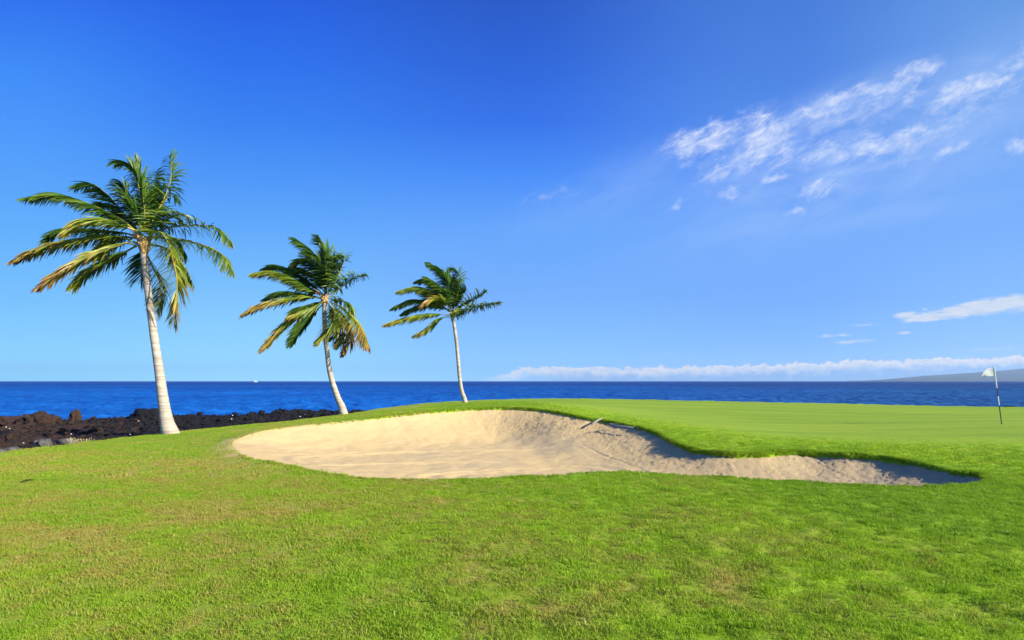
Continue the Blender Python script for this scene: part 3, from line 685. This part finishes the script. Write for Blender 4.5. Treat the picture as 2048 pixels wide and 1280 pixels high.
# ------------------------------------------------------------------ things in the bunker
M_WOOD = simple('grey_wood', (.26, .235, .20), .8, .2, .25, 12, .01)
M_ALU = simple('dull_metal', (.33, .35, .38), .4, .5, .15, 10)
def on_sand(px, py, d): x, y, _ = P(px, py, d); return Vector((x, y, sand_z(px, py, d)))
a = on_sand(1199, 838, 20.1); b = on_sand(1183, 849, 18.7)
a = Vector(P(1200.5, 836.5, 20.0)); b = Vector(P(1184, 848.2, 19.4))
st = thing('wooden_stake', tuple(b), 'pale weathered wooden stake sticking out of the sand under the lip', 'stake')
v, f = tube([a-b+Vector((.08,.1,.0)), (a-b)*.5, Vector((0,0,0))], [.028, .030, .028], 9); mb = MB(); mb.add(v, f); mb.build('shaft', M_WOOD, st, True)
a = Vector(P(1222, 848.5, 18.9)); b = Vector(P(1268, 855.8, 17.8)); c_ = Vector(P(1275, 856.8, 17.6))
rk = thing('bunker_rake', tuple(a), 'half-buried grey bunker rake lying close under the grass lip', 'rake')
v, f = tube([Vector((0,0,0)), b-a], [.020, .020], 8); mb = MB(); mb.add(v, f); mb.build('handle', M_ALU, rk, True)
v, f = tube([b-a, (b-a)*.5+(c_-a)*.5, c_-a], [.030, .033, .026], 8); mb = MB(); mb.add(v, f); mb.build('grip', M_BLACK, rk, True)
mb = MB(); dv = (b-a).normalized(); pv = Vector((-dv.y, dv.x, 0)).normalized()
v, f = tube([-pv*.26+Vector((0,0,.01)), pv*.26+Vector((0,0,.01))], [.022, .022], 8); mb.add(v, f)
for k in range(12):
    o_ = pv*(-.24+.48*k/11); v, f = tube([o_, o_+Vector((0,0,-.07))], [.008, .004], 5); mb.add(v, f)
mb.build('head', M_BLACK, rk, True)

# dead leaf on the lawn
x, y, z = P(55, 965, 9.9); z = land_z(np.array([x]), np.array([y]))[0]+.03
V = []; 
for i in range(9):
    u = i/8; w_ = .035*math.sin(math.pi*min(1, u*.95+.04)); V += [(-.09+.18*u, -w_, .012*math.sin(u*3)+.012), (-.09+.18*u, 0, .012*math.sin(u*3)), (-.09+.18*u, w_, .012*math.sin(u*3)+.015)]
FQ = [(3*i+k, 3*i+k+1, 3*i+k+4, 3*i+k+3) for i in range(8) for k in (0, 1)]
lf = mesh_obj('dead_leaf', V, FQ, simple('dead_leaf', (.035, .022, .012), .8, .2, .2)); lf.location = (x, y, z); lf.rotation_euler = (.2, -.1, .5); tag(lf, 'single dark dead leaf lying on the near lawn', 'leaf')
# dry grass clumps
M_STRAW = simple('straw', (.36, .31, .16), .8, .2, .3, 6)
def straw(px, py, d, w, h, cnt, seed, label):
    r = random.Random(seed); x, y, z = P(px, py, d); o = thing('dry_grass_clump', (x, y, z), label, 'grass clump', 'dry grass clumps at the lawn edge'); mb = MB()
    for i in range(cnt):
        bx, by = r.uniform(-w, w), r.uniform(-.2, .2); hh_ = h*r.uniform(.25, 1.15); lx = r.uniform(-.12, .04)
        v, f = tube([Vector((bx, by, -.1)), Vector((bx+lx*.3, by, hh_*.6)), Vector((bx+lx, by, hh_))], [.004, .003, .002], 4); mb.add(v, f)
        v, f = tube([Vector((bx+lx*.9, by, hh_*.8)), Vector((bx+lx, by, hh_*.95)), Vector((bx+lx*1.2, by, hh_*1.08))], [.004, .013, .003], 5); mb.add(v, f)
    mb.build('stems', M_STRAW, o)
straw(160, 887, 17.8, .34, .16, 42, 3, 'wide clump of straw-coloured seeding grass beside the pale boulders')
straw(385, 866, 21.5, .12, .12, 12, 4, 'thin dry stalks at the lawn edge just past the thick palm trunk')

# ------------------------------------------------------------------ boat
bx, by, _ = P(511, 764, 3200); bt_ = thing('motor_yacht', (bx, by, 0), 'tiny white motor yacht far out on the horizon', 'boat')
M_HULL = simple('white_hull', (.82, .84, .86), .4, .5, .03); M_GLASS = simple('dark_glass', (.03, .04, .06), .2, .5, .1)
secs = [(-10,2.4,2.6),(-4,2.9,2.6),(3,2.8,2.9),(8,1.6,3.4),(11,.1,3.8)]
V = []
for (x, w_, h_) in secs: V += [(x, -w_, h_), (x, -w_*.7, -.6), (x, w_*.7, -.6), (x, w_, h_)]
FQ = [(4*i+k, 4*i+4+k, 4*i+5+k, 4*i+1+k) for i in range(4) for k in range(3)]+[(4*i+3, 4*i+7, 4*i+4, 4*i) for i in range(4)]+[(0,1,2,3), (16,19,18,17)]
mesh_obj('hull', V, FQ, M_HULL, bt_)
def boxm(x0, x1, w0, z0, z1, sl=.6):
    return [(x0,-w0,z0),(x1,-w0,z0),(x1,w0,z0),(x0,w0,z0),(x0+sl*.3,-w0*.85,z1),(x1-sl,-w0*.85,z1),(x1-sl,w0*.85,z1),(x0+sl*.3,w0*.85,z1)], [(3,2,1,0),(4,5,6,7),(0,1,5,4),(1,2,6,5),(2,3,7,6),(3,0,4,7)]
mb = MB(); v, f = boxm(-6, 5, 2.2, 2.55, 5.2, 2); mb.add(v, f); cb = mb.build('cabin', M_HULL, bt_)
mb = MB(); v, f = boxm(-5, 4.05, 2.24, 3.5, 4.3, .9); mb.add(v, f); mb.build('window', M_GLASS, cb)
mb = MB(); v, f = boxm(-4.5, 1.5, 1.7, 5.2, 7.2, 1.2); mb.add(v, f); mb.build('flybridge', M_HULL, bt_)
mb = MB(); v, f = tube([Vector((-2.5,0,7.2)), Vector((-3,0,11))], [.15, .06], 6); mb.add(v, f); mb.build('mast', M_HULL, bt_)

# ------------------------------------------------------------------ sky
world = bpy.data.worlds.new('World'); scene.world = world; world.use_nodes = True
t = world.node_tree; t.nodes.clear(); n = NT(t)
outw = n.new('ShaderNodeOutputWorld'); bg = n.new('ShaderNodeBackground'); n.l.new(bg.outputs[0], outw.inputs[0])
SUN_EL, SUN_AZ = 25., 115.       # azimuth clockwise from the view direction (+Y)
sky = n.new('ShaderNodeTexSky'); sky.sky_type = 'NISHITA'; sky.sun_disc = False
sky.sun_elevation = math.radians(SUN_EL); sky.sun_rotation = math.radians(SUN_AZ); sky.air_density = 1.; sky.dust_density = .4; sky.ozone_density = 3.
dirv = n.new('ShaderNodeTexCoord').outputs['Generated']
sp = n.new('ShaderNodeSeparateXYZ'); n.put(sp.inputs[0], dirv); dx, dy, dz = sp.outputs
ady = n.math('MAXIMUM', n.math('ABSOLUTE', dy), .02)
u = n.math('DIVIDE', dx, ady); v = n.math('DIVIDE', dz, ady)
def lin(c): return tuple(((x/255)/12.92 if x/255 <= .04045 else ((x/255+.055)/1.055)**2.4) for x in c)
EXPO = 1.0; K = 2**-EXPO
rows_y = [762, 740, 680, 600, 450, 350, 250, 130, 0]
cols = {0: [(145,218,255),(140,214,255),(130,205,255),(115,193,255),(93,174,255),(82,163,255),(70,152,255),(55,138,252),(40,112,243)],
 512: [(158,224,255),(150,216,255),(138,207,255),(124,196,255),(92,168,255),(72,150,252),(52,130,248),(38,112,242),(28,95,230)],
 1024: [(150,205,250),(142,198,252),(130,190,255),(118,177,255),(98,165,255),(70,143,254),(48,115,240),(38,100,222),(34,88,203)],
 1536: [(150,195,240),(145,190,245),(128,183,255),(118,174,255),(112,170,255),(95,155,250),(82,142,240),(72,130,230),(66,122,222)],
 2048: [(165,200,235),(158,197,240),(146,195,248),(132,186,255),(120,176,255),(118,174,254),(120,172,248),(112,165,242),(100,155,232)]}
vtop = (762-0)/F
def colramp(k):
    st = [((762-y)/F/vtop, tuple(K*q*(1+g_*w_) for q, g_ in zip(lin(c), (.10, .22, .22)))) for y, c, w_ in zip(rows_y, cols[k], (1.1, .9, .4, .15, .05, 0, 0, 0, 0))]
    return n.ramp(n.math('DIVIDE', v, vtop), st)
keys = sorted(cols); rc = [colramp(k) for k in keys]; cur = rc[0]
for i in range(1, 5):
    f_ = n.mapr(u, (keys[i-1]-1024)/F, (keys[i]-1024)/F, 0, 1, True); cur = n.mix(f_, cur, rc[i])
SKYW = .06
sk = n.new('ShaderNodeVectorMath', operation='SCALE'); n.put(sk.inputs[0], sky.outputs[0]); sk.inputs['Scale'].default_value = .05
basecol = n.mix(SKYW, cur, sk.outputs[0])
# clouds, placed by direction
cmb = n.new('ShaderNodeCombineXYZ'); n.put(cmb.inputs[0], u); n.put(cmb.inputs[1], v); uv = cmb.outputs[0]
wn = n.new('ShaderNodeVectorMath', operation='SUBTRACT'); n.put(wn.inputs[0], n.noise(uv, 11, 5, .6, 0, 1)); wn.inputs[1].default_value = (.5, .5, .5)
wsc = n.new('ShaderNodeVectorMath', operation='SCALE'); n.put(wsc.inputs[0], wn.outputs[0]); wsc.inputs['Scale'].default_value = .075
wad = n.new('ShaderNodeVectorMath', operation='ADD'); n.put(wad.inputs[0], uv); n.put(wad.inputs[1], wsc.outputs[0]); WARPED = wad.outputs[0]; CUR = [uv]
def ell(x, y, hl, hw, ang):
    mp = n.new('ShaderNodeMapping'); mp.vector_type = 'TEXTURE'; n.put(mp.inputs['Vector'], CUR[0])
    mp.inputs['Location'].default_value = ((x-1024)/F, (HOR-y)/F, 0); mp.inputs['Rotation'].default_value = (0,0,math.radians(ang)); mp.inputs['Scale'].default_value = (hl/F, hw/F, 1)
    ln = n.new('ShaderNodeVectorMath', operation='LENGTH'); n.put(ln.inputs[0], mp.outputs[0])
    return n.mapr(ln.outputs['Value'], 0, 1.45, 1, 0, True)
WARP = None
def total(lst):
    s_ = None
    for e_ in lst:
        w_ = e_[5] if len(e_) > 5 else 1; m_ = n.math('MULTIPLY', ell(*e_[:5]), w_); s_ = m_ if s_ is None else n.math('MAXIMUM', s_, m_)
    return s_
def streak(ang, sx, sy, scale, det=7, rough=.62, dist=.6):
    mp = n.new('ShaderNodeMapping'); mp.vector_type = 'TEXTURE'; n.put(mp.inputs['Vector'], uv); mp.inputs['Rotation'].default_value = (0,0,math.radians(ang)); mp.inputs['Scale'].default_value = (sx, sy, 1)
    return n.noise(mp.outputs[0], scale, det, rough, dist)
CIR = [(1415,277,72,22,18),(1378,292,28,14,30,.8),(1528,272,42,42,50),(1515,305,60,22,35),(1445,338,50,11,32,.75),(1600,235,60,14,30,.8),(1665,204,85,14,18,.85),(1730,188,45,9,15,.7),(1800,165,75,15,35,.8),(1840,145,45,14,25,.75),
 (1820,190,45,14,20,.55),(1930,180,70,17,24),(1985,158,40,14,28,1.05),(2030,128,50,16,32,.7),(1640,306,50,15,28,.75),(1745,296,85,18,18,.85),(1790,268,70,13,25,.85),(1860,250,50,10,12,.7),(1735,268,28,9,15,.7),
 (1457,388,30,9,8,.8),(1548,363,30,10,25,.75),(1628,380,45,11,14,.85),(1898,298,32,9,18,.7),(2036,286,22,14,10,.8),(1583,425,18,6,0,.6),(1350,411,18,6,18,.5),(1560,335,20,5,0,.45),(1100,392,55,10,20,.35),(1255,340,18,7,60,.35),(1390,322,35,8,35,.35)]
CIR += [(1480,300,80,30,30,.42),(1700,226,150,34,22,.40),(1800,288,140,30,18,.42),(1950,196,120,34,22,.42),(1560,290,60,50,30,.6)]
CIR = [(a, b, c*1.25, d*1.5, e, *w) for a, b, c, d, e, *w in CIR]; CUR[0] = WARPED; mk = total(CIR); CUR[0] = uv; nz = streak(24, 1., .42, 26); nz2 = streak(44, 1., .22, 75, 6, .65, .5)
dn = n.math('ADD', mk, n.math('ADD', n.mapr(nz, .28, .72, -.85, .55), n.mapr(nz2, .25, .75, -.32, .30)))
cir = n.math('MULTIPLY', n.math('POWER', n.mapr(dn, -.16, 1.32, 0, 1), 1.30), n.mapr(mk, 0, .5, 0, 1.0))
veil = n.math('MULTIPLY', n.math('MULTIPLY', total([(1720,320,430,130,20),(1650,440,330,40,8,.7),(1250,370,230,60,22,.5),(1950,160,300,80,25,.8),(1640,240,300,60,22,1.1)]), n.mapr(streak(22, 1., .3, 7, 5, .6, .5), .3, .7, .15, 1)), .62)
col = n.mix(veil, basecol, tuple(K*q for q in lin((175,205,255))))
col = n.mix(cir, col, tuple(K*q for q in lin((222,232,255))))
LOW = [(1980,612,175,19,9,1.15),(1860,634,85,11,5,1.05),(1810,630,32,10,10,.9),(2120,600,180,25,5),(1672,671,48,6,4,.62),(1705,683,68,6,3,.72),(1803,666,30,6,5,.68),(1722,651,40,6,4,.45),(1850,618,12,5,5,.5),(1990,698,150,4,1,.5),(1935,702,60,3,1,.4),(1573,686,6,2.5,0,.6)]
ml = total(LOW); nl_ = streak(6, 1., .25, 32, 6, .6, .4)
dl = n.math('MULTIPLY', n.mapr(n.math('ADD', ml, n.mapr(nl_, .25, .75, -.28, .28)), .28, .85, 0, 1, True), n.mapr(ml, 0, .2, 0, .86))
lc = n.mix(n.mapr(nl_, .3, .7), lin((205,218,236)), lin((232,236,244)))
lc2 = n.new('ShaderNodeVectorMath', operation='SCALE'); n.put(lc2.inputs[0], lc); lc2.inputs['Scale'].default_value = K
col = n.mix(dl, col, lc2.outputs[0])
# the cumulus bank lying on the horizon
bn = n.noise(uv, 40, 5, .6, .2); bn2 = n.noise(uv, 95, 4, .6); bn3 = n.noise(n.vmul(uv, (1, 2.2, 1)), 55, 5, .6)
topv = n.ramp(n.mapr(u, (940-1024)/F, (2200-1024)/F), [(0, (.01,)*3), (.05, (.20,)*3), (.085, (.52,)*3), (.28, (.49,)*3), (.40, (.56,)*3), (.52, (.64,)*3), (.64, (.74,)*3), (.88, (.88,)*3), (1, (.92,)*3)])
topv = n.math('MULTIPLY', topv, 56/F)
topv = n.math('ADD', topv, n.math('ADD', n.mapr(bn, .3, .7, -6/F, 6/F), n.mapr(bn2, .3, .7, -3/F, 3/F)))
dd = n.math('SUBTRACT', topv, v)                  # depth below the cloud top
ins = n.mapr(dd, -.0006, .0022, 0, 1, True)
fade = n.mapr(dd, 3.5/F, 26/F, 1, .0, True)
lump = n.mapr(bn3, .50, .66, 0, 1, True)
bank = n.math('MULTIPLY', ins, n.math('MAXIMUM', n.math('MULTIPLY', fade, n.mapr(bn3, .3, .55, .55, 1)), n.math('MULTIPLY', lump, n.mapr(dd, 8/F, 34/F, .7, 0))))
bank = n.math('MULTIPLY', bank, n.mapr(u, (955-1024)/F, (1040-1024)/F, 0, 1, True))
bank = n.math('MULTIPLY', bank, n.math('GREATER_THAN', dy, 0.0))
body = n.math('MULTIPLY', n.math('MULTIPLY', ins, .62), n.mapr(u, (1000-1024)/F, (1180-1024)/F, 0, 1, True))
col = n.mix(body, col, tuple(K*q for q in lin((140,174,233))))
col = n.mix(n.math('MULTIPLY', bank, .95), col, tuple(K*q for q in lin((246,244,246))))
n.put(bg.inputs[0], col); bg.inputs[1].default_value = 1.0
# one sun
sl = bpy.data.lights.new('sun', 'SUN'); sl.energy = 5.0; sl.angle = math.radians(.5); sl.color = (1., .90, .74)
so = bpy.data.objects.new('sun', sl); link(so)
az, el = math.radians(SUN_AZ), math.radians(SUN_EL); ts = Vector((math.sin(az)*math.cos(el), math.cos(az)*math.cos(el), math.sin(el)))
so.rotation_euler = ts.to_track_quat('Z', 'Y').to_euler()

HAZE = 3.0e-5
if HAZE:
    v, f = boxm(-18000, 42000, 62000, -14, 455, 0); v = [(a_, (-4000 if b_ < 0 else 18000), c_) for a_, b_, c_ in v]
    hz = mesh_obj('haze', v, f); m, n, out = mat('haze'); pv_ = n.new('ShaderNodeVolumePrincipled'); pv_.inputs['Color'].default_value = (.46, .72, 1, 1); pv_.inputs['Density'].default_value = HAZE; pv_.inputs['Anisotropy'].default_value = .2
    n.l.new(pv_.outputs[0], out.inputs['Volume']); hz.data.materials.append(m); tag(hz, 'thin blue sea haze in the air', 'haze', kind='stuff')
# ------------------------------------------------------------------ camera
cam = bpy.data.cameras.new('camera'); co = link(bpy.data.objects.new('camera', cam)); scene.camera = co
co.location = (0, 0, CZ); co.rotation_euler = (math.radians(90), 0, 0)
cam.lens = 20; cam.sensor_width = 36; cam.shift_y = (HOR-640)/2048; cam.clip_end = 200000; cam.clip_start = .1
scene.view_settings.view_transform = 'Standard'; scene.view_settings.look = 'None'; scene.view_settings.exposure = EXPO; scene.view_settings.gamma = 1
scene.cycles.use_denoising = True; scene.cycles.denoiser = 'OPENIMAGEDENOISE'; scene.cycles.denoising_prefilter = 'ACCURATE'; scene.cycles.denoising_input_passes = 'RGB_ALBEDO_NORMAL'; scene.cycles.max_bounces = 6; scene.cycles.use_fast_gi = False
